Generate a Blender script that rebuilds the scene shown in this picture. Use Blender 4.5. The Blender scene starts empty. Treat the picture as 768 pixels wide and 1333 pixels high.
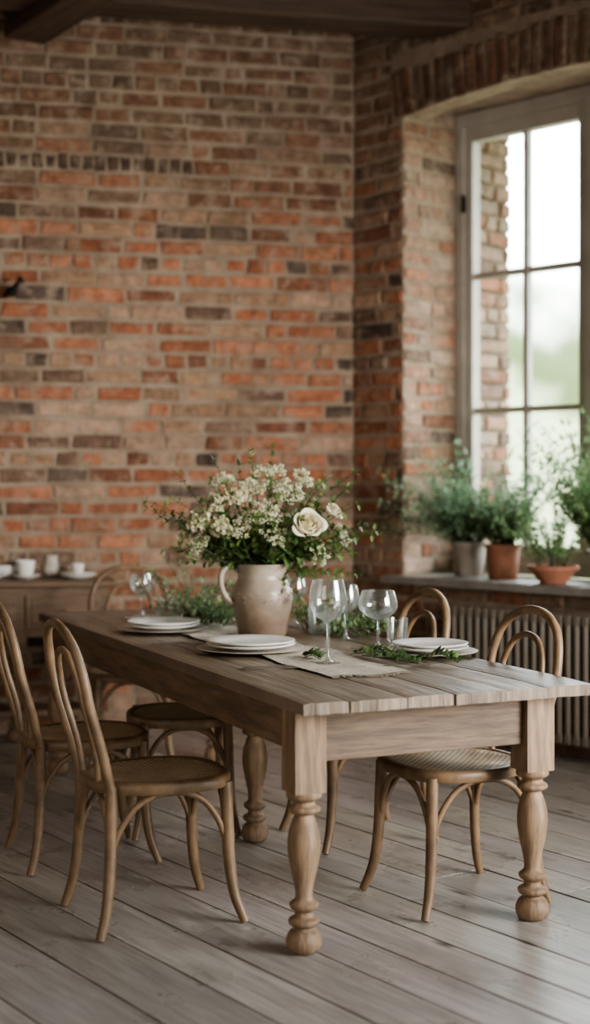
import bpy, math, random
from mathutils import Vector, Matrix, noise as mnoise
random.seed(7)
R=random.uniform
sc=bpy.context.scene
COL=sc.collection
sc.view_settings.look='AgX - Medium High Contrast'
# ------------------------------------------------------------------ mesh builder
class MB:
    def __init__(s): s.v=[];s.f=[];s.c=[];s.m=[];s.M=None
    def add(s,vs,fs,col=(1,1,1),mat=0):
        o=len(s.v)
        for p in vs:
            s.v.append(tuple(s.M@Vector(p)) if s.M else tuple(p)); s.c.append(col)
        for f in fs:
            s.f.append(tuple(i+o for i in f)); s.m.append(mat)
    def merge(s,t):
        o=len(s.v);s.v+=t.v;s.c+=t.c;s.m+=t.m;s.f+=[tuple(i+o for i in f) for f in t.f]
    def box(s,x0,x1,y0,y1,z0,z1,col=(1,1,1),mat=0):
        s.add([(x0,y0,z0),(x1,y0,z0),(x1,y1,z0),(x0,y1,z0),(x0,y0,z1),(x1,y0,z1),(x1,y1,z1),(x0,y1,z1)],
              [(0,3,2,1),(4,5,6,7),(0,1,5,4),(1,2,6,5),(2,3,7,6),(3,0,4,7)],col,mat)
    def lathe(s,prof,seg=32,col=(1,1,1),mat=0,cx=0,cy=0):
        n=len(prof);vs=[];fs=[]
        for r,z in prof:
            for k in range(seg):
                a=2*math.pi*k/seg; vs.append((cx+r*math.cos(a),cy+r*math.sin(a),z))
        for i in range(n-1):
            for k in range(seg):
                k2=(k+1)%seg
                fs.append((i*seg+k,i*seg+k2,(i+1)*seg+k2,(i+1)*seg+k))
        if prof[0][0]>1e-4: fs.append(tuple(reversed(range(seg))))
        if prof[-1][0]>1e-4: fs.append(tuple((n-1)*seg+k for k in range(seg)))
        s.add(vs,fs,col,mat)
    def tube(s,pts,rad,seg=10,col=(1,1,1),mat=0):
        P=[Vector(p) for p in pts];n=len(P)
        def ra(i):
            if not isinstance(rad,(list,tuple)): return rad
            q=i*(len(rad)-1)/(n-1);a=min(len(rad)-2,int(q));k=q-a
            return rad[a]*(1-k)+rad[a+1]*k
        t=(P[1]-P[0]).normalized()
        u=t.orthogonal().normalized();vs=[];fs=[]
        for i in range(n):
            if i==0:t2=P[1]-P[0]
            elif i==n-1:t2=P[-1]-P[-2]
            else:t2=P[i+1]-P[i-1]
            t2.normalize()
            q=t.rotation_difference(t2);u=q@u;t=t2;w=t.cross(u);rr=ra(i)
            for k in range(seg):
                a=2*math.pi*k/seg
                vs.append(tuple(P[i]+(u*math.cos(a)+w*math.sin(a))*rr))
        for i in range(n-1):
            for k in range(seg):
                k2=(k+1)%seg
                fs.append((i*seg+k,i*seg+k2,(i+1)*seg+k2,(i+1)*seg+k))
        fs.append(tuple(reversed(range(seg))));fs.append(tuple((n-1)*seg+k for k in range(seg)))
        s.add(vs,fs,col,mat)
def cat(pts,n=6):
    P=[Vector(p) for p in pts];P=[P[0]*2-P[1]]+P+[P[-1]*2-P[-2]];out=[]
    for i in range(1,len(P)-2):
        a,b,c,d=P[i-1:i+3]
        for k in range(n):
            t=k/n
            out.append(0.5*((2*b)+(c-a)*t+(2*a-5*b+4*c-d)*t*t+(3*b-a-3*c+d)*t**3))
    out.append(P[-2]);return out
def sm(prof,n=4):
    return [(max(0,p.x),p.y) for p in cat([(a,b,0) for a,b in prof],n)]
def mesh(name,mb,mats,smooth=True,ang=40):
    me=bpy.data.meshes.new(name);me.from_pydata(mb.v,[],mb.f);me.update()
    at=me.color_attributes.new("Col",'FLOAT_COLOR','POINT')
    flat=[]
    for c in mb.c: flat+= [c[0],c[1],c[2],1]
    at.data.foreach_set("color",flat)
    for m in mats: me.materials.append(m)
    me.polygons.foreach_set("material_index",mb.m)
    if smooth:
        me.polygons.foreach_set("use_smooth",[True]*len(me.polygons))
        me.set_sharp_from_angle(angle=math.radians(ang))
    me.update();return me
def obj(name,mb,mats,loc=(0,0,0),rz=0,parent=None,smooth=True,label=None,cat_=None,group=None,kind=None,bevel=0,ang=40):
    me=mesh(name,mb,mats,smooth,ang) if isinstance(mb,MB) else mb
    o=bpy.data.objects.new(name,me);COL.objects.link(o)
    o.location=loc;o.rotation_euler=(0,0,rz)
    if parent:o.parent=parent
    if label:o["label"]=label
    if cat_:o["category"]=cat_
    if group:o["group"]=group
    if kind:o["kind"]=kind
    if bevel:
        b=o.modifiers.new("Bevel",'BEVEL');b.width=bevel;b.segments=2;b.limit_method='ANGLE'
    return o
def empty(name,label,cat_,loc,rz=0,group=None):
    o=bpy.data.objects.new(name,None);o.empty_display_size=.1;COL.objects.link(o)
    o.location=loc;o.rotation_euler=(0,0,rz);o["label"]=label;o["category"]=cat_
    if group:o["group"]=group
    return o
def copy_thing(src,loc,rz,label=None):
    n=src.copy();COL.objects.link(n);n.location=loc;n.rotation_euler=(0,0,rz)
    if label:n["label"]=label
    for ch in list(src.children):
        c=ch.copy();COL.objects.link(c);c.parent=n
        for g in list(ch.children):
            d=g.copy();COL.objects.link(d);d.parent=c
    return n
# ------------------------------------------------------------------ materials
def S(r,g,b):
    f=lambda c:((c/255+.055)/1.055)**2.4 if c/255>.04045 else c/255/12.92
    return (f(r),f(g),f(b))
def mat(name,col=(.5,.5,.5),rough=.6,attr=False,vary=.25,scale=8,stretch=(1,1,1),bump=.1,bscale=None,metal=0,spec=.5,detail=6,trans=0):
    m=bpy.data.materials.new(name);m.use_nodes=True;nt=m.node_tree;N=nt.nodes;L=nt.links
    bs=N["Principled BSDF"];bs.inputs["Roughness"].default_value=rough;bs.inputs["Metallic"].default_value=metal
    bs.inputs["Specular IOR Level"].default_value=spec
    tc=N.new("ShaderNodeTexCoord");mp=N.new("ShaderNodeMapping");mp.inputs["Scale"].default_value=stretch
    L.new(tc.outputs["Object"],mp.inputs[0])
    nz=N.new("ShaderNodeTexNoise");nz.inputs["Scale"].default_value=scale;nz.inputs["Detail"].default_value=detail;nz.inputs["Roughness"].default_value=.62
    L.new(mp.outputs[0],nz.inputs["Vector"])
    rp=N.new("ShaderNodeValToRGB");rp.color_ramp.elements[0].position=.32;rp.color_ramp.elements[1].position=.68
    d=1-vary
    rp.color_ramp.elements[0].color=(d,d*.98,d*.95,1)
    rp.color_ramp.elements[1].color=(1+vary*.4,1+vary*.4,1+vary*.4,1)
    L.new(nz.outputs[0],rp.inputs[0])
    mx=N.new("ShaderNodeMix");mx.data_type='RGBA';mx.blend_type='MULTIPLY';mx.inputs[0].default_value=1
    mx.inputs[6].default_value=(*col,1)
    L.new(rp.outputs[0],mx.inputs[7])
    if attr:
        va=N.new("ShaderNodeVertexColor");va.layer_name="Col"
        m2=N.new("ShaderNodeMix");m2.data_type='RGBA';m2.blend_type='MULTIPLY';m2.inputs[0].default_value=1
        m2.inputs[6].default_value=(*col,1);L.new(va.outputs[0],m2.inputs[7]);L.new(m2.outputs[2],mx.inputs[6])
    L.new(mx.outputs[2],bs.inputs["Base Color"])
    if bump:
        bp=N.new("ShaderNodeBump");bp.inputs["Strength"].default_value=bump;bp.inputs["Distance"].default_value=.01
        if bscale:
            n2=N.new("ShaderNodeTexNoise");n2.inputs["Scale"].default_value=bscale;n2.inputs["Detail"].default_value=5
            L.new(mp.outputs[0],n2.inputs["Vector"]);L.new(n2.outputs[0],bp.inputs["Height"])
        else: L.new(nz.outputs[0],bp.inputs["Height"])
        L.new(bp.outputs[0],bs.inputs["Normal"])
    if trans:
        tr=N.new("ShaderNodeBsdfTranslucent");ms=N.new("ShaderNodeMixShader");ms.inputs[0].default_value=trans
        L.new(mx.outputs[2],tr.inputs[0]);L.new(bs.outputs[0],ms.inputs[1]);L.new(tr.outputs[0],ms.inputs[2])
        L.new(ms.outputs[0],N["Material Output"].inputs[0])
    return m
def overlay(m,col,lo,hi,scale,amt=1,stretch=(1,1,1)):
    nt=m.node_tree;N=nt.nodes;L=nt.links;bs=N["Principled BSDF"]
    src=bs.inputs["Base Color"].links[0].from_socket
    tc=N.new("ShaderNodeTexCoord");mp=N.new("ShaderNodeMapping");mp.inputs["Scale"].default_value=stretch;L.new(tc.outputs["Object"],mp.inputs[0])
    nz=N.new("ShaderNodeTexNoise");nz.inputs["Scale"].default_value=scale;nz.inputs["Detail"].default_value=8;nz.inputs["Roughness"].default_value=.65
    L.new(mp.outputs[0],nz.inputs["Vector"])
    mr=N.new("ShaderNodeMapRange");mr.inputs[1].default_value=lo;mr.inputs[2].default_value=hi;mr.inputs[4].default_value=amt
    L.new(nz.outputs[0],mr.inputs[0])
    mx=N.new("ShaderNodeMix");mx.data_type='RGBA';mx.inputs[7].default_value=(*col,1)
    L.new(mr.outputs[0],mx.inputs[0]);L.new(src,mx.inputs[6]);L.new(mx.outputs[2],bs.inputs["Base Color"])
    return m
M_brick=overlay(overlay(mat("brick",(.84,.80,.79),.92,attr=True,vary=.45,scale=16,bump=.8,bscale=40,spec=.2),S(154,137,119),.5,.66,9,.7),S(132,114,96),.52,.7,2.2,.55)
M_mortar=overlay(mat("lime_mortar",S(152,136,119),.95,vary=.3,scale=9,bump=.8,bscale=30,spec=.2),S(106,88,73),.45,.68,2.2,.7)
M_plaster=mat("plaster",S(140,126,112),.95,vary=.15,scale=3,bump=.3)
def floor_mat():
    m=overlay(mat("floor_boards",S(168,160,152),.36,attr=True,vary=.34,scale=5,stretch=(.6,8,1),bump=.25),S(104,92,82),.5,.74,1.7,.7,(.6,2.2,1))
    nt=m.node_tree;N=nt.nodes;L=nt.links;bs=N["Principled BSDF"]
    src=bs.inputs["Base Color"].links[0].from_socket
    tc=N.new("ShaderNodeTexCoord");mp=N.new("ShaderNodeMapping");mp.inputs["Scale"].default_value=(1.2,3.2,1);L.new(tc.outputs["Object"],mp.inputs[0])
    vr=N.new("ShaderNodeTexVoronoi");vr.inputs["Scale"].default_value=1.9;L.new(mp.outputs[0],vr.inputs["Vector"])
    mr=N.new("ShaderNodeMapRange");mr.inputs[1].default_value=.03;mr.inputs[2].default_value=.13;mr.inputs[3].default_value=.9;mr.inputs[4].default_value=0
    L.new(vr.outputs["Distance"],mr.inputs[0])
    mx=N.new("ShaderNodeMix");mx.data_type='RGBA';mx.inputs[7].default_value=(*S(62,50,42),1)
    L.new(mr.outputs[0],mx.inputs[0]);L.new(src,mx.inputs[6]);L.new(mx.outputs[2],bs.inputs["Base Color"])
    nz=N.new("ShaderNodeTexNoise");nz.inputs["Scale"].default_value=3;nz.inputs["Detail"].default_value=5;L.new(tc.outputs["Object"],nz.inputs["Vector"])
    r2=N.new("ShaderNodeMapRange");r2.inputs[3].default_value=.14;r2.inputs[4].default_value=.46;L.new(nz.outputs[0],r2.inputs[0]);L.new(r2.outputs[0],bs.inputs["Roughness"])
    return m
M_floor=floor_mat()
M_top=overlay(overlay(mat("weathered_tabletop",S(144,126,109),.36,attr=True,vary=.5,scale=5,stretch=(9,.6,1),bump=.5),S(74,57,44),.48,.68,2.5,.8,(6,.6,1)),S(48,36,28),.62,.68,3,.8,(14,.5,1))
M_apron=overlay(mat("table_wood_x",S(114,92,72),.6,attr=True,vary=.5,scale=6,stretch=(.8,8,8),bump=.4),S(62,47,36),.46,.7,3,.75,(.6,6,6))
M_leg=overlay(mat("table_leg_wood",S(150,123,97),.6,vary=.5,scale=7,stretch=(6,6,.7),bump=.4),S(82,63,48),.44,.7,4,.7,(4,4,.7))
M_chair=overlay(mat("bentwood",S(128,103,77),.45,vary=.45,scale=9,stretch=(1.5,1.5,1),bump=.1),S(78,59,44),.5,.72,6,.55)
def cane_mat():
    m=mat("woven_cane",S(206,186,156),.6,vary=.3,scale=12,bump=0,spec=.4)
    nt=m.node_tree;N=nt.nodes;L=nt.links;bs=N["Principled BSDF"]
    tc=N.new("ShaderNodeTexCoord");ck=N.new("ShaderNodeTexChecker");ck.inputs["Scale"].default_value=80
    ck.inputs[1].default_value=(1,1,1,1);ck.inputs[2].default_value=(.5,.44,.37,1)
    L.new(tc.outputs["Object"],ck.inputs[0])
    src=bs.inputs["Base Color"].links[0].from_socket
    mx=N.new("ShaderNodeMix");mx.data_type='RGBA';mx.blend_type='MULTIPLY';mx.inputs[0].default_value=1
    L.new(src,mx.inputs[6]);L.new(ck.outputs[0],mx.inputs[7]);L.new(mx.outputs[2],bs.inputs["Base Color"])
    return m
M_cane=cane_mat()
M_beam=mat("beam_wood",S(76,58,45),.75,vary=.5,scale=5,stretch=(.5,6,6),bump=.7)
M_side=mat("sideboard_wood",S(130,107,86),.6,vary=.4,scale=6,stretch=(.7,6,6),bump=.25)
M_frame=mat("window_paint",S(172,166,157),.55,vary=.15,scale=5,bump=.1)
M_rad=mat("radiator_enamel",S(120,111,99),.5,vary=.15,scale=5,bump=.03)
M_sill=mat("sill_stone",S(134,129,122),.4,vary=.25,scale=9,bump=.2)
M_white=mat("glazed_stoneware",S(232,230,225),.22,vary=.05,scale=6,bump=.02)
M_cream=mat("charger_stoneware",S(182,174,162),.35,vary=.12,scale=9,bump=.05)
M_leaf=mat("leaf",(1,1,1),.5,attr=True,vary=.3,scale=20,bump=0,trans=.35)
M_petal=mat("petal",(1,1,1),.6,attr=True,vary=.04,scale=20,bump=0,trans=.25,spec=.2)
M_terra=mat("terracotta",S(162,110,86),.8,vary=.25,scale=10,bump=.15)
M_potg=mat("aged_clay",S(156,145,133),.85,vary=.3,scale=10,bump=.2)
M_soil=mat("soil",S(52,40,32),.95,vary=.4,scale=40,bump=.8)
M_linen=mat("linen",S(190,179,162),.9,vary=.3,scale=40,bump=.4)
M_metal=mat("brushed_steel",S(150,142,132),.32,metal=1,vary=.1,scale=20,bump=.03)
M_iron=mat("iron",S(28,24,22),.5,metal=.6,vary=.3,scale=30,bump=.2)
def glass(name,blend,lo,hi,milk=0):
    m=bpy.data.materials.new(name);m.use_nodes=True;nt=m.node_tree;N=nt.nodes;L=nt.links
    N.remove(N["Principled BSDF"])
    tr=N.new("ShaderNodeBsdfTransparent");tr.inputs[0].default_value=(.96,.98,.97,1)
    gl=N.new("ShaderNodeBsdfGlossy");gl.inputs["Roughness"].default_value=.05
    lw=N.new("ShaderNodeLayerWeight");lw.inputs[0].default_value=blend
    mr=N.new("ShaderNodeMapRange");mr.inputs[3].default_value=lo;mr.inputs[4].default_value=hi
    L.new(lw.outputs[1],mr.inputs[0])
    ms=N.new("ShaderNodeMixShader");L.new(mr.outputs[0],ms.inputs[0]);L.new(tr.outputs[0],ms.inputs[1]);L.new(gl.outputs[0],ms.inputs[2])
    out=ms.outputs[0]
    if milk:
        df=N.new("ShaderNodeBsdfTranslucent");df.inputs[0].default_value=(.9,.93,.93,1)
        mk=N.new("ShaderNodeMixShader");pw=N.new("ShaderNodeMath");pw.operation='MULTIPLY';pw.inputs[1].default_value=milk;L.new(lw.outputs[1],pw.inputs[0])
        L.new(pw.outputs[0],mk.inputs[0]);L.new(out,mk.inputs[1]);L.new(df.outputs[0],mk.inputs[2]);out=mk.outputs[0]
    L.new(out,N["Material Output"].inputs[0]);return m
M_glass=glass("clear_glass",.5,.06,.75,.22);M_pane=glass("window_glass",.3,.03,.3)
def jug_mat():
    m=mat("jug_glaze",S(150,134,118),.36,vary=.5,scale=16,bump=.12,bscale=30)
    nt=m.node_tree;N=nt.nodes;L=nt.links;bs=N["Principled BSDF"]
    src=bs.inputs["Base Color"].links[0].from_socket
    tc=N.new("ShaderNodeTexCoord");sp=N.new("ShaderNodeSeparateXYZ");L.new(tc.outputs["Object"],sp.inputs[0])
    nz=N.new("ShaderNodeTexNoise");nz.inputs["Scale"].default_value=25;L.new(tc.outputs["Object"],nz.inputs["Vector"])
    ma=N.new("ShaderNodeMath");ma.operation='MULTIPLY_ADD';ma.inputs[1].default_value=.07;L.new(nz.outputs[0],ma.inputs[0]);L.new(sp.outputs[2],ma.inputs[2])
    rp=N.new("ShaderNodeValToRGB");e=rp.color_ramp.elements
    e[0].position=.09;e[0].color=(*S(104,77,60),1);e[1].position=.14;e[1].color=(*S(144,124,106),1)
    e2=e.new(.3);e2.color=(*S(172,160,145),1)
    L.new(ma.outputs[0],rp.inputs[0])
    mx=N.new("ShaderNodeMix");mx.data_type='RGBA';mx.inputs[0].default_value=.55
    L.new(src,mx.inputs[6]);L.new(rp.outputs[0],mx.inputs[7]);L.new(mx.outputs[2],bs.inputs["Base Color"])
    return m
M_jug=jug_mat()
# ------------------------------------------------------------------ room
CORNER=Vector((.34,8.4,0));RB=math.radians(12);RW=math.radians(-46)
BR=[(S(182,128,101),4.5),(S(168,114,88),4),(S(142,100,81),2.5),(S(168,138,113),3.2),(S(104,90,82),1.5),(S(186,156,133),2.4),(S(130,107,92),2)]
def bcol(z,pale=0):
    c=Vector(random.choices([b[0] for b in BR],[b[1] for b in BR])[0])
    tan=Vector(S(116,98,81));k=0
    if z>2.6:k=min(.75,(z-2.6)*.9)  # upper courses plastered tan; shade towards the ceiling is mixed into that colour
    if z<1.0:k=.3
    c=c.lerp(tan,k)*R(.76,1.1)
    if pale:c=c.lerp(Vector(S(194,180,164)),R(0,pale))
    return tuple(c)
def brick(mb,x0,x1,z0,z1,f,col):
    j=.007;c=.009;p=R(.001,.013)
    A=[(x0,z0),(x1,z0),(x1,z1),(x0,z1)];J=[(R(-j,j),R(-j,j)) for _ in A]
    sg=[(1,1),(-1,1),(-1,-1),(1,-1)]
    vs=[f(a[0]+q[0],a[1]+q[1],-.01) for a,q in zip(A,J)]
    vs+=[f(a[0]+q[0],a[1]+q[1],p-.006) for a,q in zip(A,J)]
    vs+=[f(a[0]+q[0]+s[0]*c,a[1]+q[1]+s[1]*c,p) for a,q,s in zip(A,J,sg)]
    fs=[]
    for b in (0,4):
        for k in range(4):
            k2=(k+1)%4;fs.append((b+k,b+k2,b+4+k2,b+4+k))
    fs.append((8,9,10,11))
    mb.add(vs,fs,col,1)
PZ=.092
def panel(mb,x0,x1,z0,z1,f,hole=None,pale=0):
    r=0;z=z0
    while z<z1-.02:
        h=PZ
        iv=[(x0,x1)]
        if hole and z+PZ*.5>hole[2] and z+PZ*.5<hole[3]: iv=[(x0,hole[0]),(hole[1],x1)]
        for a,b in iv:
            x=a-(R(0,.12) if r%2 else 0)
            header=(r%6==4)
            while x<b-.01:
                l=R(.11,.14) if (header or random.random()<.12) else R(.21,.33)
                xa=max(x,a);xb=min(x+l,b)
                if b-xb<.05: xb=b
                if xb-xa>.03:
                    g=.009
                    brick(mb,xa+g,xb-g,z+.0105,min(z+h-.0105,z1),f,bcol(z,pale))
                x=xb if xb==b else x+l
        z+=h;r+=1
mb=MB();mb.box(-3.9,.0,0,.3,0,4.15,mat=0)
fb=lambda x,z,p:(x,-p,z)
panel(mb,-3.9,0,0,3.128,fb);panel(mb,-3.9,0,3.22,4.14,fb)
x=-3.8
while x<-.02:
    if x<-.95: brick(mb,x,x+.056,3.135,3.215,fb,tuple(Vector(S(92,76,65))*R(.8,1.3)));x+=.07
    else:
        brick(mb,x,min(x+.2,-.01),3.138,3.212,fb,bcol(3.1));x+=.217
obj("wall_back",mb,[M_mortar,M_brick],CORNER,RB,kind="structure",smooth=False)
OX0,OX1,OZ0,OZ1=.387,2.247,.825,3.53
TH=.95
mb=MB()
mb.box(0,OX0,0,TH,0,4.15);mb.box(OX1,6.2,0,TH,0,4.15);mb.box(OX0,OX1,0,TH,0,OZ0);mb.box(OX0,OX1,0,TH,OZ1,4.15)
panel(mb,0,4.5,0,3.42,fb,hole=(OX0,OX1,OZ0+.02,OZ1))
panel(mb,0,OX0-.07,3.406,4.14,fb);panel(mb,OX1+.09,4.5,3.406,4.14,fb)
xc=(OX0+OX1)/2;hw=(OX1-OX0)/2
def arcz(x): return 3.44+.06*(1-((x-xc)/hw)**2)
ns=24
for i in range(ns):
    a=OX0+(OX1-OX0)*i/ns;b=OX0+(OX1-OX0)*(i+1)/ns
    mb.add([(a,0,arcz(a)),(b,0,arcz(b)),(b,.14,arcz(b)),(a,.14,arcz(a)),(a,0,3.56),(b,0,3.56),(b,.14,3.56),(a,.14,3.56)],[(0,3,2,1),(0,1,5,4),(3,7,6,2)])
x=OX0-.05
while x<OX1+.02:
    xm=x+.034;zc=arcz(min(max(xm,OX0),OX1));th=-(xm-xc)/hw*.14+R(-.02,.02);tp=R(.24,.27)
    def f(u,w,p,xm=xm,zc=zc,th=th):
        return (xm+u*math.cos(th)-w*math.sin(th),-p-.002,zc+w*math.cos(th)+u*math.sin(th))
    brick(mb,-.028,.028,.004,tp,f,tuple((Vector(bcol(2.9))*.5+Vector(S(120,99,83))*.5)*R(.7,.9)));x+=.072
panel(mb,OX0-.07,OX1+.09,3.80,4.14,fb)
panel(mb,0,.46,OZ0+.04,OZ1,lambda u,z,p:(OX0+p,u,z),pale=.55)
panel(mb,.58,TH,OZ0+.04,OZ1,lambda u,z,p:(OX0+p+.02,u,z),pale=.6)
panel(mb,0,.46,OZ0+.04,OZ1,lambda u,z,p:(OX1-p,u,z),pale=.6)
obj("wall_right",mb,[M_mortar,M_brick],CORNER,RW,kind="structure",smooth=False)
mb=MB();mb.box(-3.75,-3.5,-1,7.6,0,4.15);obj("wall_left",mb,[M_plaster],kind="structure",smooth=False)
mb=MB()
for i in range(34):
    mb.box(-4+i*.28,-4+i*.28+.275,-1,9.8,4.12,4.18)
mb.box(-4,5.5,-1,9.8,4.18,4.24)
obj("ceiling",mb,[M_beam],kind="structure",smooth=False)
mb=MB();mb.box(-4.6,-.02,0,.26,3.83,4.12)
obj("trim_1",mb,[M_beam],(.972,7.76,0),math.radians(12.3),kind="structure",smooth=False,bevel=.015)
mb=MB();mb.box(0,4.5,-.12,.12,3.76,4.1)
obj("trim_2",mb,[M_beam],(-1.46,7.78,0),math.atan2(-.83,.556),kind="structure",smooth=False,bevel=.015)
# floor
mb=MB()
y=-6
while y<7:
    x=-9+R(0,3);W=R(.18,.27);g=R(.003,.0055)
    while x<6:
        l=R(3.4,6.5);c=R(.76,1.12);cc=(c,c*R(.97,1.02),c*R(.94,1.03))
        z=R(-.003,0)
        mb.box(x+.002,x+l-.002,y+g,y+W-g,-.03,z,cc);x+=l
    y+=W
mb.box(-9,9,-6,7,-.06,-.028,(.05,.04,.035))
obj("floor",mb,[M_floor],(0,5,0),math.radians(126),kind="structure",smooth=False)
# window
mb=MB();Y0,Y1=.47,.54
Z0,Z1=.868,3.526
def fr(a,b,z0,z1,y0=Y0,y1=Y1): mb.box(OX0+a,OX0+b,y0,y1,z0,z1)
WW=OX1-OX0
fr(.004,.06,Z0,Z1,.455,.56);fr(WW-.06,WW-.004,Z0,Z1,.455,.56);fr(.06,WW-.06,3.45,Z1,.455,.56);fr(.06,WW-.06,Z0,.93,.455,.56)
for s0,s1 in ((.06,.91),(.95,WW-.06)):
    fr(s0,s0+.055,.93,3.45);fr(s1-.06,s1,.93,3.45)
    fr(s0+.055,s1-.06,3.36,3.45);fr(s0+.055,s1-.06,.93,1.03)
    a=s0+.055;b=s1-.06;mid=(a+b)/2
    fr(mid-.018,mid+.018,1.03,3.36,.485,.53)
    for zz in (1.80,2.58): fr(a,mid-.018,zz-.018,zz+.018,.487,.528);fr(mid+.018,b,zz-.018,zz+.018,.487,.528)
fr(.90,.96,.93,3.45,.45,.475)
win=obj("window_1",mb,[M_frame],CORNER,RW,kind="structure",smooth=False,bevel=.004)
mb=MB();mb.box(OX0+.1,OX1-.1,.505,.509,1.0,3.4);obj("glass_pane",mb,[M_pane],parent=win,smooth=False)
for zz in (1.1,2.95):
    mb=MB();mb.box(OX0+.06,OX0+.075,.44,.456,zz,zz+.1);obj("hinge",mb,[M_iron],parent=win,smooth=False)
mb=MB();mb.box(OX0+.001,OX1-.001,.0,.455,OZ0,.866);mb.box(OX0-.08,OX1+.08,-.1,-.016,OZ0,.866);mb.box(OX0+.001,OX1-.001,-.02,.01,OZ0,.8655)
obj("trim_3",mb,[M_sill],CORNER,RW,kind="structure",smooth=False)
def WR(t,d,z=0):
    return Vector((CORNER.x+math.cos(RW)*t-math.sin(RW)*d,CORNER.y+math.sin(RW)*t+math.cos(RW)*d,z))
def toWR(p):
    q=Vector(p)-CORNER;return (q.x*math.cos(RW)+q.y*math.sin(RW),-q.x*math.sin(RW)+q.y*math.cos(RW))
rad=empty("radiator","cream enamelled cast iron column radiator below the window sill","radiator",WR(1.5,-.1),RW)
mb=MB();n=27
for i in range(n):
    x=-.68+i*.052
    for yy in (-.035,.035):
        mb.tube([(x,yy,.11),(x,yy,.14),(x,yy,.4),(x,yy,.68),(x,yy,.71)],[.012,.019,.019,.019,.012],8)
    mb.box(x-.02,x+.02,-.05,.05,.09,.14);mb.box(x-.02,x+.02,-.05,.05,.68,.73)
for xx in (-.62,.62): mb.box(xx-.02,xx+.02,-.04,.04,0,.1)
obj("radiator_body",mb,[M_rad],parent=rad,bevel=.008)
# ------------------------------------------------------------------ table
TC=Vector((.02,4.14,0));TR=math.radians(24);TOP=.765;TL=3.1;TW=1.01
def T(a,b,z=TOP): return Vector((TC.x+.9135*a-.4067*b,TC.y+.4067*a+.9135*b,z))
tab=empty("dining_table","long weathered wooden farmhouse table with turned legs, set for a meal","dining table",T(.0,.0,0),TR)
mb=MB();ws=[.15,.19,.16,.18,.15,.18];xa=0
for i,w in enumerate(ws):
    c=R(.75,1.2);e=R(-.014,.010)
    x0=xa+.0028;x1=xa+w-.0028;xa+=w;zt=TOP-R(0,.003);zb=TOP-.042
    n=7;vs=[];m=24
    for q in range(m+1):
        yy=e+(TL)*q/m
        for k in range(n+1):
            xx=x0+(x1-x0)*k/n
            y2=yy
            if q==0:y2+=mnoise.noise(Vector((xx*38,0,i)))*.008
            dz=mnoise.noise(Vector((xx*30,yy*3,i)))*.0012
            vs.append((xx,y2,zt+min(0,dz-.0006)-(.004 if q==0 else 0)-(.0025 if k in(0,n) else 0)))
    nt_=len(vs)
    for q in range(m+1):
        for k in range(n+1):
            v=vs[q*(n+1)+k];vs.append((v[0],v[1],zb+(R(0,.003) if q==0 else 0)))
    fs=[]
    for q in range(m):
        for k in range(n):
            o=q*(n+1)+k
            fs.append((o,o+1,o+n+2,o+n+1));fs.append((nt_+o,nt_+o+n+1,nt_+o+n+2,nt_+o+1))
        o=q*(n+1);fs.append((o,o+n+1,nt_+o+n+1,nt_+o));o+=n;fs.append((o,nt_+o,nt_+o+n+1,o+n+1))
    for k in range(n):
        fs.append((k,nt_+k,nt_+k+1,k+1));o=m*(n+1)+k;fs.append((o,o+1,nt_+o+1,nt_+o))
    mb.add(vs,fs,(c,c*.98,c*.95))
obj("tabletop",mb,[M_top],parent=tab,smooth=False)
def legprof():
    return sm([(.034,0),(.048,.012),(.054,.035),(.046,.06),(.033,.072),(.033,.078),(.045,.086),(.045,.1),(.03,.108),(.027,.122),(.04,.132),(.043,.146),(.029,.158),(.026,.175),(.031,.21),(.042,.26),(.049,.31),(.046,.355),(.034,.395),(.029,.41),(.046,.418),(.048,.43),(.035,.44),(.035,.45),(.051,.46),(.052,.475),(.048,.482)],3)
mbl=MB();mbl.lathe(legprof(),28);mbl.box(-.05,.05,-.05,.05,.478,TOP-.043)
lm=mesh("leg",mbl,[M_leg],True,35)
for a,b in ((.065,.13),(.865,.13),(.065,TL-.13),(.865,TL-.13),(.434,1.406)):
    o=obj("leg",lm,[],(a,b,0),parent=tab)
mb=MB();g=.051
mb.box(.065+g,.865-g,.13-.025,.13-.0,.565,TOP-.043,(1,1,1))
obj("apron",mb,[M_apron],parent=tab,smooth=False,bevel=.003)
mb=MB();mb.box(.065+g,.865-g,TL-.13-.02,TL-.13+.01,.6,TOP-.043);obj("apron",mb,[M_apron],parent=tab,smooth=False)
M_apy=overlay(mat("table_wood_y",S(122,99,78),.6,vary=.45,scale=6,stretch=(8,.8,8),bump=.35),S(70,54,41),.48,.7,3,.7,(6,.6,6))
for a in (.065-.04,.865+.015):
    mb=MB();mb.box(a,a+.026,.13+g,TL-.13-g,.6,TOP-.043);obj("apron",mb,[M_apy],parent=tab,smooth=False,bevel=.003)
mb=MB();mb.box(.38,.49,.2,TL-.2,TOP-.075,TOP-.043);obj("support_rail",mb,[M_apy],parent=tab,smooth=False)
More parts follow.
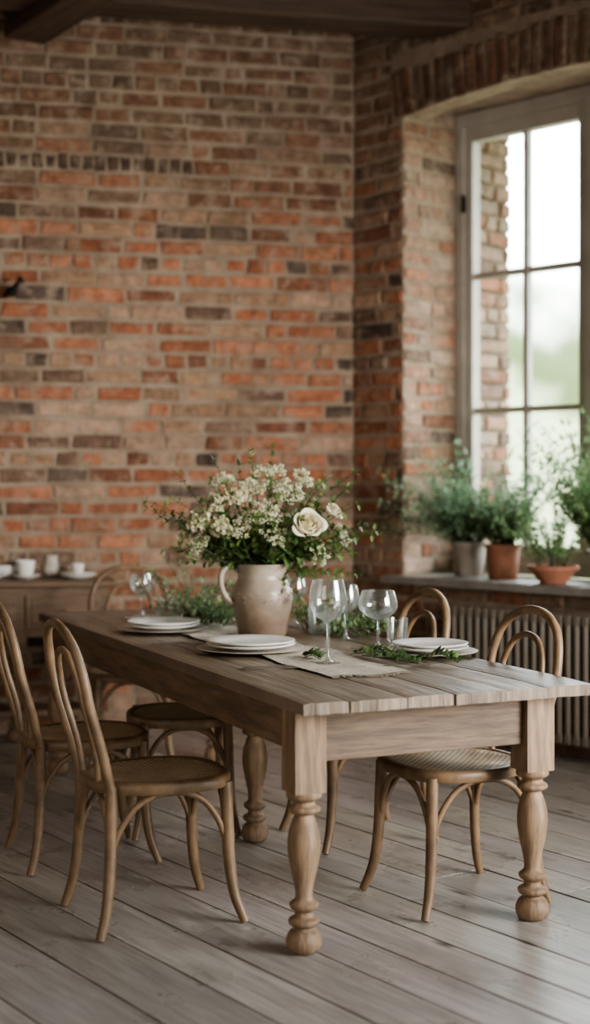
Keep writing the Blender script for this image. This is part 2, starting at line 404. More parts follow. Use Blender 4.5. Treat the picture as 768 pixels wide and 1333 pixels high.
# ------------------------------------------------------------------ chairs
def seat_outline(n=48,ins=0):
    out=[]
    for k in range(n):
        a=2*math.pi*k/n;c,s=math.cos(a),math.sin(a)
        x=math.copysign(abs(c)**.8,c)*(.235-ins);y=math.copysign(abs(s)**.8,s)*((.224+.02*c)-ins);out.append((x,y))
    return out
def seat_mesh():
    mb=MB();n=48;prof=[(0.004,.430),(-.0,.435),(-.0,.458),(.006,.466),(.026,.468),(.034,.462),(.034,.434)]
    rings=[[(x,y,z) for x,y in seat_outline(n,i)] for i,z in prof]
    vs=[p for r in rings for p in r];fs=[];m=len(rings)
    for i in range(m):
        i2=(i+1)%m
        for k in range(n):
            k2=(k+1)%n;fs.append((i*n+k,i*n+k2,i2*n+k2,i2*n+k))
    mb.add(vs,fs,mat=0)
    rr=[(.032,.463),(.08,.460),(.13,.458),(.18,.457)]
    vs=[(x,y,z) for i,z in rr for x,y in seat_outline(n,i)];vs.append((0,0,.4565));fs=[]
    for i in range(3):
        for k in range(n):
            k2=(k+1)%n;fs.append((i*n+k,i*n+k2,(i+1)*n+k2,(i+1)*n+k))
    for k in range(n): fs.append((3*n+k,3*n+(k+1)%n,4*n))
    mb.add(vs,fs,mat=1);return mb
SEAT=mesh("seat",seat_mesh(),[M_chair,M_cane],True,50)
def mir(p): return [(a,-b,c) for a,b,c in reversed(p)]
h=[(-.195,.17,.44),(-.225,.183,.56),(-.267,.194,.70),(-.288,.192,.80),(-.308,.16,.885),(-.322,.09,.935)]
mb=MB();mb.tube(cat(h+[(-.326,0,.952)]+mir(h),6),[.0165,.016,.015,.015,.015,.016,.0165],12)
h=[(-.21,.085,.46),(-.225,.098,.56),(-.264,.115,.70),(-.281,.11,.78),(-.297,.07,.845)]
mb.tube(cat(h+[(-.303,0,.868)]+mir(h),6),.011,10)
BACK=mesh("backrest",mb,[M_chair],True,50)
def legm(pts,rad):
    mb=MB();mb.tube(cat(pts,6),rad,12);return mesh("leg",mb,[M_chair],True,50)
LEGS=[]
for s in (1,-1):
    LEGS.append(legm([(-.195,s*.17,.46),(-.196,s*.174,.33),(-.204,s*.184,.18),(-.218,s*.195,.08),(-.240,s*.207,.004)],[.0175,.0185,.0175,.016,.014]))
    LEGS.append(legm([(.185,s*.164,.445),(.188,s*.168,.33),(.193,s*.173,.2),(.207,s*.184,.09),(.235,s*.204,.004)],[.020,.020,.019,.017,.014]))
def arch(p0,p1,mid,z0=.245):
    p0=Vector(p0);p1=Vector(p1);pts=[]
    for t,z in ((0,z0),(.07,.32),(.2,.39),(.36,.422),(.5,.427),(.64,.422),(.8,.39),(.93,.32),(1,z0)):
        p=p0.lerp(p1,t);k=math.sin(math.pi*t);pts.append((p.x+mid[0]*k,p.y+mid[1]*k,z))
    mb=MB();mb.tube(cat(pts,3),.0105,8);return mesh("brace",mb,[M_chair],True,50)
ARCH=[arch((.189,.167),(.189,-.167),(.012,0)),arch((-.198,.174),(-.198,-.174),(.0,0)),arch((.187,.167),(-.198,.176),(0,.012)),arch((.187,-.167),(-.198,-.176),(0,-.012))]
def chair(loc,rz,label,back=True):
    e=empty("dining_chair" if back else "backless_chair",label,"chair" if back else "backless_chair",loc,rz,"bentwood chairs around the table" if back else None)
    obj("seat",SEAT,[],parent=e)
    if back: obj("backrest",BACK,[],parent=e)
    for l in LEGS: obj("leg",l,[],parent=e)
    for a in ARCH: obj("brace",a,[],parent=e)
    return e
c0=chair((-.455,4.66,0),math.radians(24),"bentwood chair with woven cane seat beside the table's long side")
copy_thing(c0,(-.79,5.38,0),math.radians(22),"bentwood hoop-back chair beside the table, next to another chair")
copy_thing(c0,T(.76,.445,0),math.radians(206),"bentwood cane-seat chair tucked under table on the window side")
copy_thing(c0,T(.83,1.31,0),math.radians(204),"bentwood hoop-back chair on the window side, near potted plants")
copy_thing(c0,(-.81,7.13,0),math.radians(-82),"bentwood hoop-back chair at the table end near the sideboard")
chair((-.46,5.86,0),math.radians(-80),"round cane chair seat under the table, built without its back",False)  # stands in for a chair; a back here would cut through the tabletop
# ------------------------------------------------------------------ sideboard
sb=empty("sideboard","old wooden sideboard with turned legs against the brick wall","sideboard",(-1.72,7.86,0),RB)
mb=MB();mb.box(-.72,.72,-.26,.22,.83,.86);obj("sideboard_top",mb,[M_side],parent=sb,smooth=False,bevel=.006)
mb=MB();mb.box(-.68,.68,-.22,.2,.56,.829);obj("body",mb,[M_side],parent=sb,smooth=False,bevel=.004)
for i in range(3):
    xx=-.44+i*.44;mb=MB();mb.box(-.195,.195,-.014,0,-.09,.09);mb.box(-.165,.165,-.02,-.012,-.065,.065)
    d=obj("drawer",mb,[M_side],(xx,-.222,.695),parent=sb,smooth=False,bevel=.004)
    mb=MB();mb.lathe([(.006,0),(.006,.012),(.014,.018),(.014,.026),(0,.03)],14)
    k=obj("knob",mb,[M_iron],(0,-.02,0),parent=d);k.rotation_euler=(math.pi/2,0,0)
mbl=MB();mbl.lathe([(r*1.05,z*.98) for r,z in legprof()],20);mbl.box(-.052,.052,-.052,.052,.468,.565)
sl=mesh("leg",mbl,[M_side],True,35)
for xx in (-.62,.20,.62):
    for yy in (-.17,.13): obj("leg",sl,[],(xx,yy,0),parent=sb)
mb=MB();mb.box(-.66,.66,-.2,.18,.14,.165);obj("shelf",mb,[M_side],parent=sb,smooth=False)
def SBp(x,y,z=.861): 
    c,s=math.cos(RB),math.sin(RB);return Vector((-1.72+c*x-s*y,7.86+s*x+c*y,z))
def cup(loc,rz,s=1,label="small white stoneware cup on the sideboard"):
    e=empty("cup",label,"cup",loc,rz,"white cups on the sideboard")
    mb=MB();mb.lathe([(0,.002),(.022*s,0),(.026*s,.004),(.036*s,.025*s),(.042*s,.065*s),(.044*s,.075*s),(.041*s,.075*s),(.034*s,.028*s),(0,.01)],24);obj("cup_body",mb,[M_white],parent=e)
    mb=MB();mb.tube(cat([(.038*s,0,.06*s),(.06*s,0,.06*s),(.066*s,0,.042*s),(.052*s,0,.024*s),(.034*s,0,.022*s)],4),.005,8);obj("handle",mb,[M_white],parent=e)
def plate_prof(Rr,k=1): return [(0,.002),(Rr*.55,0),(Rr*.6,.004),(Rr*.74,.008*k),(Rr,.018*k),(Rr+.001,.021*k),(Rr-.004,.0225*k),(Rr*.74,.0125*k),(Rr*.62,.0085),(0,.0075)]
def plate(loc,Rr,m,label,group,name="plate",k=1):
    mb=MB();mb.lathe(plate_prof(Rr,k),48)
    return obj(name,mb,[m],loc,label=label,cat_="plate",group=group,ang=60)
gs="saucers on the sideboard"
plate(SBp(.25,0),.085,M_white,"white saucer under a cup on the sideboard",gs,"saucer")
plate(SBp(.04,-.1),.085,M_white,"white saucer under a cup on the sideboard",gs,"saucer")
plate(SBp(.53,-.05),.10,M_white,"small white plate stacked on the sideboard",gs,"saucer")
plate(SBp(.53,-.05,.872),.10,M_white,"small white plate stacked on the sideboard",gs,"saucer")
cup(SBp(.25,0,.870),2.5,1.2);cup(SBp(.04,-.1,.870),.4,1.1);cup(SBp(.53,-.05,.881),2.8,.8)
mb=MB();mb.lathe([(0,.002),(.035,0),(.04,.008),(.07,.035),(.078,.07),(.074,.07),(.064,.036),(0,.014)],28)
obj("bowl",mb,[M_white],SBp(.13,.1),label="white stoneware bowl among cups on the sideboard",cat_="bowl")
e=empty("milk_jug","small cream stoneware milk jug on the sideboard","jug",SBp(.39,.1),3.0)
mb=MB();mb.lathe(sm([(.03,0),(.045,.02),(.052,.05),(.04,.085),(.034,.1),(.042,.122)],3)+[(.038,.12),(.03,.1),(.036,.085),(.046,.05),(0,.02)],24);obj("jug_body",mb,[M_cream],parent=e,ang=60)
mb=MB();mb.tube(cat([(.034,0,.105),(.065,0,.105),(.07,0,.075),(.046,0,.045)],4),.006,8);obj("handle",mb,[M_cream],parent=e)
c,s=math.cos(RB),math.sin(RB)
hk=Vector((CORNER.x+c*-1.955,CORNER.y+s*-1.955,2.44))
mb=MB();mb.tube([(0,-.0,0),(0,-.03,0)],.03,12);mb.tube(cat([(0,-.02,0),(.0,-.09,.0),(.03,-.11,.03),(.05,-.11,.05)],4),.012,8)
mb.tube(cat([(-.03,-.02,-.03),(-.04,-.07,-.03),(.0,-.09,-.01)],4),.011,8);mb.tube([(.045,-.11,.045),(.06,-.11,.06)],.02,10)
obj("wall_hook",mb,[M_iron],hk-Vector((s*-.016,c*.016,0)),RB,label="black wrought iron hook fixed to the brick wall",cat_="hook")
# ------------------------------------------------------------------ tableware
def stack(p,label,r=.155):
    x,y=p
    g="place setting plates"
    plate((x,y,TOP+.001),r+.035,M_cream,"stoneware charger plate "+label,g,"charger_plate",.7)
    plate((x,y,TOP+.0105),r,M_white,"white dinner plate "+label,g,"dinner_plate")
    plate((x+.003,y-.002,TOP+.0235),r-.004,M_white,"white dinner plate, top of stack "+label,g,"dinner_plate")
stack((-.555,6.08),"near loose green leaves")
stack((-.165,5.36),"in front of jug",.165)
stack((.49,5.27),"beside leafy sprig",.142)
def wine(loc,H,rb,label,tum=False):
    mb=MB()
    if tum:
        pr=[(0,.001),(rb*.8,0),(rb,.01),(rb*1.05,H),(rb*1.02,H),(rb*.92,.014),(0,.01)]
        mb.lathe(pr,36)
    else:
        hb=H*.5;z0=H-hb
        out=sm([(.0055,z0-.008),(.012,z0+.002),(rb*.55,z0+hb*.1),(rb*.9,z0+hb*.3),(rb,z0+hb*.5),(rb*.94,z0+hb*.75),(rb*.82,H)],3)
        inn=[(max(0,r-.0018),z+.0015 if i<len(out)-1 else z) for i,(r,z) in enumerate(out)]
        pr=[(0,.003),(rb*.66,.0),(rb*.68,.003),(rb*.35,.006),(.009,.012),(.0055,.03),(.005,z0*.5),(.0055,z0-.008)]+out[1:]+list(reversed(inn[2:]))+[(0,z0+.006)]
        mb.lathe(pr,36)
    return obj("tumbler" if tum else "wine_glass",mb,[M_glass],(loc[0],loc[1],TOP+.001),label=label,cat_="glass",group="drinking glasses on the table",ang=60)
wine((.114,4.99),.29,.066,"tall clear stemmed wine glass beside the table runner")
wine((.312,5.42),.22,.074,"wide-bowled clear wine glass beside plates")
wine((.2,5.72),.22,.056,"clear stemmed wine glass standing near the jug")
wine((.0,6.3),.21,.05,"clear stemmed wine glass behind the jug")
wine((-.715,6.72),.2,.052,"clear stemmed wine glass beside loose green leaves")
wine((-.585,6.62),.095,.048,"short clear tumbler beside loose green leaves",True)
wine((.10,5.95),.11,.045,"short clear tumbler among greenery",True)
wine((.40,5.65),.095,.04,"short clear tumbler near the plates",True)
# runner
mb=MB();n=90;m=14;vs=[];fs=[]
for i in range(n+1):
    for k in range(m+1):
        a=.29+.30*k/m+.008*math.sin(i*.33);b=.42+2.2*i/n+ .02*math.sin(k*.6)
        z=.0025+.011*max(0,mnoise.noise(Vector((a*11,b*6,3))))
        vs.append((a,b,z))
for i in range(n):
    for k in range(m):
        q=i*(m+1)+k;fs.append((q,q+1,q+m+2,q+m+1))
mb.add(vs,fs)
for k in range(46):
    a=.292+.296*k/45;b0=.425+.02*math.sin(k/45*14*.6);l=R(.02,.035);mb.tube([(a,b0,.004),(a+R(-.004,.004),b0-l,.0015)],.0013,4)
obj("table_runner",mb,[M_linen],T(0,0,TOP),TR,label="pale linen table runner with frayed fringe along the table",cat_="table runner")
def fork(loc,rz,z=.001):
    mb=MB();L=[(-.1,.006),(-.09,.0085),(-.04,.005),(.02,.0035),(.035,.006),(.045,.0115),(.055,.0125)]
    vs=[];fs=[]
    for x,w in L:
        zz=.0005+.006*max(0,1-abs(x-.0)/.05)
        vs+=[(x,-w,zz),(x,w,zz),(x,w,zz+.003),(x,-w,zz+.003)]
    for i in range(len(L)-1):
        for k in range(4):
            k2=(k+1)%4;fs.append((i*4+k,i*4+k2,i*4+4+k2,i*4+4+k))
    fs+=[(3,2,1,0),(len(L)*4-4,len(L)*4-3,len(L)*4-2,len(L)*4-1)]
    mb.add(vs,fs)
    for k in range(4):
        y=-.0105+k*.007;mb.box(.054,.098,y-.0014,y+.0014,.0005,.003)
    obj("fork",mb,[M_metal],(loc[0],loc[1],TOP+z),rz,label="steel dinner fork resting on the table",cat_="fork",group="cutlery")
fork((-.44,5.58),.25);fork((-.46,5.615),.28);fork((-.085,4.86),.2);fork((-.07,4.90),.22)
fork((.40,4.93),.15)
# ------------------------------------------------------------------ foliage helpers
def leaf(mb,p,d,up,L,w,col):
    d=d.normalized();s=d.cross(up)
    if s.length<1e-3:s=d.orthogonal()
    s.normalize();n=s.cross(d).normalized()
    vs=[p,p+d*L*.35+s*w*.5+n*w*.12,p+d*L*.35-s*w*.5+n*w*.12,p+d*L*.72+s*w*.36-n*w*.05,p+d*L*.72-s*w*.36-n*w*.05,p+d*L-n*w*.25,p+d*L*.35,p+d*L*.72-n*w*.12]
    mb.add(vs,[(0,6,1),(0,2,6),(6,7,3,1),(6,2,4,7),(7,5,3),(7,4,5)],col,0)
def rv(): return Vector((R(-1,1),R(-1,1),R(-1,1)))
def green(b=1,base=(78,98,62)):
    c=Vector(S(*base));k=R(.5,1.3)*b;return tuple(Vector((c.x*R(.85,1.15),c.y,c.z*R(.8,1.1)))*k)
def sprig(mb,p0,d,L,n=10,ll=.03,lw=.015,droop=.3,base=(78,98,62),sr=.0018,leaves=2,lift=.6):
    p=Vector(p0);d=Vector(d).normalized();pts=[p.copy()];seg=L/n;side=d.orthogonal().normalized()
    dirs=[]
    for i in range(n):
        d=(d+Vector((0,0,-droop/n))+rv()*.09).normalized();p=p+d*seg;pts.append(p.copy());dirs.append(d.copy())
    mb.tube(pts,[sr*1.3,sr*.5],5,green(.8,(84,92,56)))
    for i,(q,dd) in enumerate(zip(pts[1:],dirs)):
        if i<n*.15: continue
        for k in range(leaves):
            a=k*2*math.pi/leaves+i*1.6+R(-.4,.4)
            o=(Matrix.Rotation(a,3,dd)@side)
            ld=(dd*lift+o+rv()*.2)
            f=(1-.45*i/n)*R(.75,1.2)
            leaf(mb,q,ld,Vector((0,0,1))+rv()*.3,ll*f,lw*f,green(1,base))
    leaf(mb,pts[-1],dirs[-1],Vector((0,0,1)),ll*.7,lw*.6,green(1.1,base))
# ------------------------------------------------------------------ jug
JP=Vector((-.134,5.9,TOP+.001))
jug=empty("jug","beige and brown glazed stoneware jug with handle holding a bouquet","jug",JP,0)
mb=MB()
pr=sm([(.092,0),(.097,.006),(.104,.04),(.114,.09),(.122,.14),(.121,.18),(.108,.214),(.099,.24),(.104,.27),(.117,.294)],4)
inn=sm([(.113,.294),(.098,.27),(.093,.24),(.101,.214),(.114,.18),(.114,.14),(.09,.05),(.0,.02)],3)
mb.lathe([(0,.0)]+pr+inn,48)
for i,v in enumerate(mb.v):
    x,y,z=v
    if z>.25 and x>0:
        k=(z-.25)/.04*max(0,math.cos(math.atan2(y,x)))**6;mb.v[i]=(x+.018*k,y,z+.008*k)
rel=MB()
for k in range(26):
    a=2*math.pi*k/26
    for dz,rr,sg in ((.15,.1225,1),(.168,.1222,-1)):
        c=Vector((rr*math.cos(a),rr*math.sin(a),dz+.008*math.sin(k*2.1)));t=Vector((-math.sin(a),math.cos(a),0))
        rel.tube([c-t*.008+Vector((0,0,-.006*sg)),c,c+t*.008+Vector((0,0,.006*sg))],[.0008,.003,.0008],6)
mb.merge(rel)
obj("jug_body",mb,[M_jug],parent=jug,ang=60)
mb=MB();mb.tube(cat([(-.098,-.02,.27),(-.13,-.04,.285),(-.158,-.055,.268),(-.166,-.058,.222),(-.152,-.05,.17),(-.112,-.035,.125)],5),[.012,.013,.0125,.012,.015],10)
obj("handle",mb,[M_jug],parent=jug)
# ------------------------------------------------------------------ bouquet
MOUTH=Vector((-.134,5.9,1.06))
PX=.00314
def bp(px,py,dy): return MOUTH+Vector(((px-341)*PX,dy,(745-py)*PX))
def rose(loc,Rr,axis,tint=(232,226,208),label="large open white rose in the jug bouquet"):
    mb=MB();q=Vector((0,0,1)).rotation_difference(Vector(axis).normalized()).to_matrix().to_4x4();mb.M=q
    n=22
    for i in range(n):
        k=(i+.3)/n;a=i*2.399;wd=1.3-.6*k;vs=[];fs=[];nu,nv=9,9
        rbulge=Rr*(.08+.84*k);top=Rr*(.62-.05*k-.42*k**2.5);lip=(.62+.38*k);roll=Rr*.30*k**1.3
        off=R(-.06,.06)*Rr
        for v in range(nv):
            vv=v/(nv-1)
            for u in range(nu):
                uu=(u/(nu-1))*2-1
                th=a+uu*wd*(.4+.6*math.sin(min(1,vv*1.4)*math.pi/2))*(1-.12*vv)
                e=vv*(1-.2*uu*uu)
                prof=math.sin(min(1,e/.6)*math.pi/2)
                rho=rbulge*(.15+.85*prof)
                if e>.6: rho*=1-(1-lip)*((e-.6)/.4)**1.5
                rho+=roll*max(0,(e-.72)/.28)**2
                z=-Rr*.55+(top+Rr*.55)*e**1.15-roll*.9*max(0,(e-.8)/.2)**1.5+off*vv+Rr*.03*math.sin(uu*3.3+i)*vv
                vs.append((rho*math.cos(th),rho*math.sin(th),z))
        for v in range(nv-1):
            for u in range(nu-1):
                b=v*nu+u;fs.append((b,b+1,b+nu+1,b+nu))
        c=Vector(S(*tint))*(.84+.16*k)*R(.92,1.03);c.z*=(.76+.24*k);mb.add(vs,fs,tuple(c),0)
    e=obj("white_rose",mb,[M_petal],loc,label=label,cat_="flower",group="white roses in the bouquet",ang=80)
    mb=MB();end=(MOUTH-loc);end.z-=.08;end+=Vector((R(-.03,.03),R(-.03,.03),0));mid=end*.5+Vector((0,.02,-.0))
    mb.tube(cat([(0,0,-.002),tuple(mid),tuple(end)],4),.003,6,green(1,(80,100,60)))
    obj("stem",mb,[M_leaf],parent=e)
rose(bp(400,691,-.22),.068,(.2,-.82,.5),(246,238,222))
rose(bp(434,676,-.06),.042,(.7,-.4,.65),(240,233,216),"half-open white rose in the jug bouquet")
def lace(loc,rad,nr=20,label="airy white lace flower umbel in the jug bouquet",dens=22,fs_=1,tint=(240,238,212)):
    mb=MB();axis=(loc-MOUTH+Vector((0,-.1,.08))).normalized();stem0=-axis*rad*.8
    q=Vector((0,0,1)).rotation_difference(axis)
    for i in range(nr):
        rr=rad*math.sqrt((i+.5)/nr)*R(.85,1.15);a=i*2.4
        tip=Vector((rr*math.cos(a),rr*math.sin(a),-.35*rr*rr/rad+R(-.02,.02)))
        tip=q@tip;mb.tube([stem0,tip*.6+stem0*.3,tip],.0011,4,green(1.3,(130,145,96)),1)
        for k in range(dens):
            o=rv()
            if o.length>1:o.normalize()
            o=o*rad*.2+tip;s=R(.0016,.0036)*fs_;c=Vector(S(*tint))*R(.72,1.03);x,y,z=o
            if random.random()<.24:c=Vector(S(176,190,132))
            ax=rv().normalized();b1=ax.orthogonal().normalized();b2=ax.cross(b1)
            P=[];F=[]
            for t in range(4):
                an=t*math.pi/2;d1=b1*math.cos(an)+b2*math.sin(an);d2=b1*math.cos(an+.6)+b2*math.sin(an+.6);d3=b1*math.cos(an-.6)+b2*math.sin(an-.6)
                k0=len(P);P+=[o-ax*s*.3,o+d3*s,o+d1*s*1.5+ax*s*.3,o+d2*s];F.append((k0,k0+1,k0+2,k0+3))
            mb.add(P,F,tuple(c),0)
    e=obj("lace_flower",mb,[M_petal,M_leaf],loc,label=label,cat_="flower",group="lace flowers in the bouquet",smooth=False)
    mb=MB();end=(MOUTH-loc)+Vector((R(-.03,.03),R(-.03,.03),-.08));mb.tube(cat([tuple(stem0),tuple(end*.5),tuple(end)],3),.002,5,green(1.1,(90,110,66)))
    obj("stem",mb,[M_leaf],parent=e)
for px,py,dy,r in ((350,622,.0,.074),(326,644,-.1,.062),(374,646,-.12,.068),(312,698,-.18,.052),(258,718,-.12,.058),(448,704,-.05,.046),(418,732,-.12,.042),(346,678,-.2,.07),
                   (290,634,.0,.052),(360,706,-.2,.042),(396,630,.03,.048)):
    lace(bp(px,py,dy),r)
for px,py,dy,r in ((260,684,-.12,.056),(282,662,-.12,.05),(308,656,-.14,.042),(242,700,-.06,.038),(286,692,-.16,.04)):
    lace(bp(px,py,dy),r,26,"dense cream blossom cluster in the jug bouquet",26,2.0,(238,228,202))
mb=MB()
def toward(px,py,dy,n=11,ll=.042,lw=.02,base=(72,96,58),droop=.25,leaves=2):
    e=bp(px,py,dy);v=e-MOUTH;L=v.length*1.05;d=v.normalized()+Vector((0,0,droop*.5))
    sprig(mb,MOUTH-Vector((0,0,.03)),d,L,n,ll,lw,droop,base,.002,leaves,.5)
G2=[(132,154,98),(104,130,76),(84,110,60)]
for px,py,dy in ((212,636,0),(218,690,-.1),(488,690,0),(450,618,.05),(352,592,.0),(312,600,.06),(398,616,.05),(232,655,.1),(478,716,-.1),(428,632,.1),(274,610,.1),(480,664,.0),(222,664,-.1),(332,598,-.05),(374,602,0),(458,648,.1),(232,722,0),(468,734,0),(228,630,.05),(440,638,-.1),
                 (222,706,.05),(242,638,-.05),(468,676,-.08),(420,650,-.12),(300,618,-.08),(440,724,-.18),(380,716,-.24),(385,664,-.2),(322,668,-.2),(494,702,-.04),(208,652,.04),(372,690,-.22),(328,702,-.22)):
    toward(px,py,dy,14,.046,.026,random.choice(G2))
for i in range(84):
    a=R(0,6.28);el=R(.28,1.2);d=Vector((math.cos(a)*math.cos(el)*1.5,math.sin(a)*math.cos(el)*.85,math.sin(el)))
    sprig(mb,MOUTH-Vector((0,0,.01)),d,R(.18,.38),8,R(.045,.068),R(.026,.038),R(.05,.25),random.choice([(80,106,58),(98,124,70),(122,144,84)]),.002,2,.6)
for px,py,dy in ((392,768,-.1),(406,752,-.08),(430,742,-.05),(262,726,-.05)):
    toward(px,py,dy,7,.055,.028,(92,120,66),.4)
obj("bouquet_foliage",mb,[M_leaf],label="dense dark and light green leaves filling the jug bouquet",cat_="foliage",kind="stuff",smooth=False)
# ------------------------------------------------------------------ greenery on table
def ground_sprig(pts,label,n=16,ll=.04,lw=.02,base=(104,130,84)):
    mb=MB();P=cat(pts,6);o=P[0].copy();P=[p-o for p in P]
    mb.tube(P,.0016,5,green(.9,(84,92,56)))
    for i in range(1,len(P)):
        d=(P[i]-P[i-1]).normalized()
        for k in range(3):
            side=Matrix.Rotation(R(0,3.14),3,d)@d.cross(Vector((0,0,1)));side.z=abs(side.z)
            leaf(mb,P[i]+Vector((0,0,.003)),d*.5+side+rv()*.15,Vector((0,0,1)),ll*R(.7,1.2),lw*R(.8,1.2),green(1,base))
    return obj("greenery_sprig",mb,[M_leaf],o,label=label,cat_="greenery",group="leafy sprigs on the table",smooth=False)
z=TOP+.006
ground_sprig([(.20,5.22,z),(.3,5.17,z+.015),(.38,5.06,z+.006)],"leafy green sprig lying beside the plates")
ground_sprig([(.24,5.18,z),(.33,5.0,z+.01),(.42,4.92,z+.004)],"leafy green sprig lying beside the plates")
ground_sprig([(.4,5.0,z),(.5,4.99,z+.02),(.56,4.95,z+.004)],"leafy green sprig lying beside the plates")
ground_sprig([(.03,5.12,z),(.06,5.1,z+.01),(.09,5.06,z)],"tiny green sprig lying by the wine glass")
def bunch(c,n,h,label,base=(128,152,108),spread=.14,ll=.038,lw=.02):
    mb=MB()
    for i in range(n):
        a=R(0,6.28);p=Vector((R(-spread,spread)*.6,R(-spread,spread)*.6,.004))
        d=Vector((math.cos(a)*.8,math.sin(a)*.8,R(.4,1.6)))
        sprig(mb,p,d,h*R(.6,1.1),8,ll,lw,R(.4,1.2),base)
    mb.v=[(x,y,max(z,.003)) for x,y,z in mb.v]
    obj("greenery_sprig",mb,[M_leaf],c,label=label,cat_="greenery",group="leafy sprigs on the table",smooth=False,kind="stuff")
bunch((-.45,6.62,TOP),46,.31,"loose bunch of soft green leaves on the table beside the jug",(146,170,126))
bunch((-.36,6.30,TOP),28,.18,"loose bunch of soft green leaves on the table beside the jug")
bunch((.12,6.12,TOP),36,.21,"low bunch of green leaves behind the glasses")
bunch((.27,5.95,TOP),22,.14,"low bunch of green leaves behind the glasses")
# ------------------------------------------------------------------ potted plants on sill
def pot(mb,r0,r1,h,rim=.02):
    mb.lathe([(0,0),(r0,0),(r0+.002,.004),(r1*.97,h-rim),(r1*1.06,h-rim),(r1*1.08,h),(r1*.98,h),(r1*.9,h-.03),(0,h-.032)],32)
def plant(t,d_,name,label,r0,r1,h,m,nspr,L,ll,lw,base,droop,up=1.0,spread=.7):
    loc=WR(t,d_,SZ)
    e=empty(name,label,"potted plant",loc,0,"potted plants on the window sill")
    mb=MB();pot(mb,r0,r1,h);obj("pot",mb,[m],parent=e)
    mb=MB();mb.lathe([(r1*.9,h-.028),(r1*.5,h-.02),(0,h-.018)],24);obj("soil",mb,[M_soil],parent=e)
    mb=MB();done=0;tries=0
    while done<nspr and tries<nspr*6:
        tries+=1
        a=R(0,6.28);k=R(0,.7);p=Vector((math.cos(a)*r1*k,math.sin(a)*r1*k,h-.02))
        d=Vector((math.cos(a)*R(.1,spread),math.sin(a)*R(.1,spread),up*R(.6,1.2)))
        q=MB();sprig(q,p,d,L*R(.5,1.1),11,ll,lw,R(.2,1)*droop,base,.0018,3,.7)
        ok=True
        for v in q.v[::5]:
            tt,dd=toWR(Vector(v)+loc)
            if dd>.44 or (dd>-.03 and tt<OX0+.02) or v[2]<-.0: ok=False;break
        if ok: mb.merge(q);done+=1
    obj("foliage",mb,[M_leaf],parent=e,smooth=False)
SZ=.868
plant(.70,.20,"potted_herb","bushy green fern-like herb in an aged grey clay pot",.075,.095,.19,M_potg,110,.56,.06,.02,(142,170,138),.9,1,1.1)
plant(.965,.16,"potted_herb","compact green herb in a terracotta pot on the sill",.075,.095,.185,M_terra,95,.37,.048,.022,(142,170,130),.8,1,.7)
plant(1.36,.07,"potted_plant","sparse green seedling in a shallow terracotta bowl",.07,.125,.09,M_terra,30,.42,.05,.022,(156,182,136),.6,1,.6)
plant(1.60,.20,"potted_herb","tall airy green herb in a clay pot on the sill",.075,.1,.17,M_potg,130,.68,.06,.022,(148,176,130),.6,1.3,.8)
# ------------------------------------------------------------------ world + lights
w=bpy.data.worlds.new("World");sc.world=w;w.use_nodes=True;nt=w.node_tree;N=nt.nodes;L=nt.links
bg=N["Background"];tc=N.new("ShaderNodeTexCoord");sp=N.new("ShaderNodeSeparateXYZ");L.new(tc.outputs["Generated"],sp.inputs[0])
nz=N.new("ShaderNodeTexNoise");nz.inputs["Scale"].default_value=11;nz.inputs["Detail"].default_value=4;L.new(tc.outputs["Generated"],nz.inputs["Vector"])
ma=N.new("ShaderNodeMath");ma.operation='MULTIPLY_ADD';ma.inputs[1].default_value=-.2;L.new(nz.outputs[0],ma.inputs[0]);L.new(sp.outputs[2],ma.inputs[2])
m2=N.new("ShaderNodeMath");m2.operation='ADD';m2.inputs[1].default_value=.115;L.new(ma.outputs[0],m2.inputs[0])
rp=N.new("ShaderNodeValToRGB");e=rp.color_ramp.elements
e[0].position=0.0;e[0].color=(.2,.22,.15,1);e[1].position=.165;e[1].color=(.88,.95,1,1)
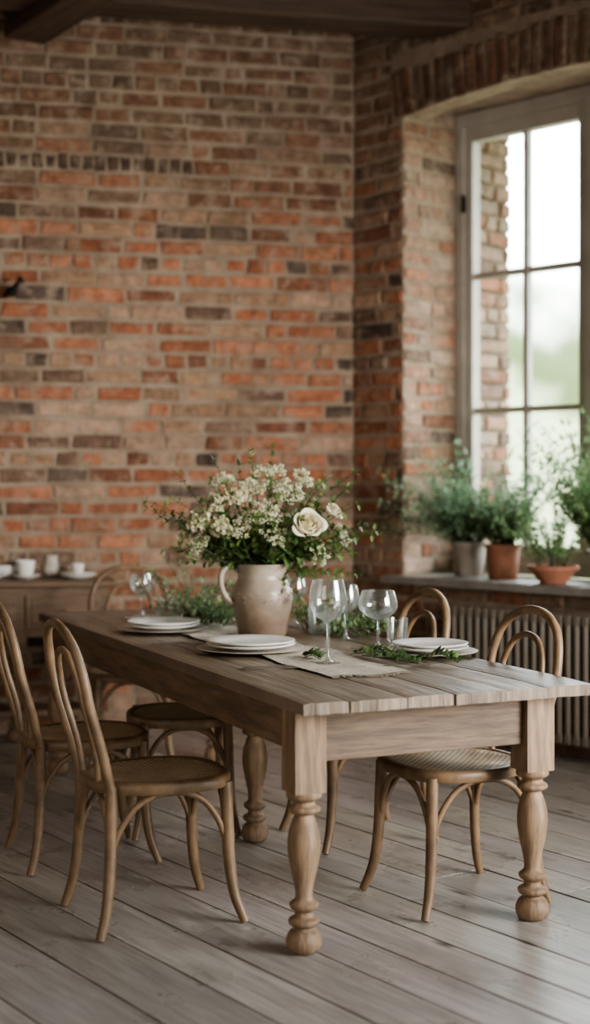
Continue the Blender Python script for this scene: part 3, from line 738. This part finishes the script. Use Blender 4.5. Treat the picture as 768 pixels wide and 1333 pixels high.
for p_,c_ in ((.05,(.2,.23,.15,1)),(.07,(.05,.065,.03,1)),(.1,(.065,.085,.045,1)),(.125,(.45,.48,.43,1))):
    q=e.new(p_);q.color=c_
L.new(m2.outputs[0],rp.inputs[0])
dt=N.new("ShaderNodeVectorMath");dt.operation='DOT_PRODUCT';dt.inputs[1].default_value=(.8,.6,0);L.new(tc.outputs["Generated"],dt.inputs[0])
mr=N.new("ShaderNodeMapRange");mr.inputs[1].default_value=-.05;mr.inputs[2].default_value=.65;mr.inputs[3].default_value=.24;mr.inputs[4].default_value=18.0
L.new(dt.outputs["Value"],mr.inputs[0])
L.new(rp.outputs[0],bg.inputs[0]);L.new(mr.outputs[0],bg.inputs[1])
sun=bpy.data.lights.new("daylight",'SUN');sun.energy=16;sun.angle=math.radians(50);sun.color=(.9,.95,1)
so=bpy.data.objects.new("daylight",sun);COL.objects.link(so)
so.rotation_euler=Vector((-.86,-.42,-.55)).to_track_quat('-Z','Y').to_euler()
def area(name,loc,tgt,sx,sy,en,col):
    ar=bpy.data.lights.new(name,'AREA');ar.shape='RECTANGLE';ar.size=sx;ar.size_y=sy;ar.energy=en;ar.color=col
    ao=bpy.data.objects.new(name,ar);COL.objects.link(ao);ao.location=loc
    ao.rotation_euler=(Vector(tgt)-Vector(loc)).to_track_quat('-Z','Y').to_euler();return ar
area("room_fill",(-2.6,.2,2.0),(-1.0,7.5,.6),3,2.0,44,(1,.94,.87))
a_=area("side_fill_light",(3.3,3.0,1.7),(-1.3,7.7,1.4),1.4,1.8,68,(1,.96,.92));a_.spread=math.radians(75)  # added fill lamp from the right foreground; no window stands there
# ------------------------------------------------------------------ camera
cd=bpy.data.cameras.new("camera");cam=bpy.data.objects.new("camera",cd);COL.objects.link(cam);sc.camera=cam
cam.location=(0,0,1.4);cam.rotation_euler=(math.radians(90),0,0)
cd.sensor_width=36;cd.sensor_fit='AUTO';cd.lens=36*1880/1333;cd.shift_y=-41.5/1333
cd.dof.use_dof=True;cd.dof.focus_distance=4.95;cd.dof.aperture_fstop=1.15
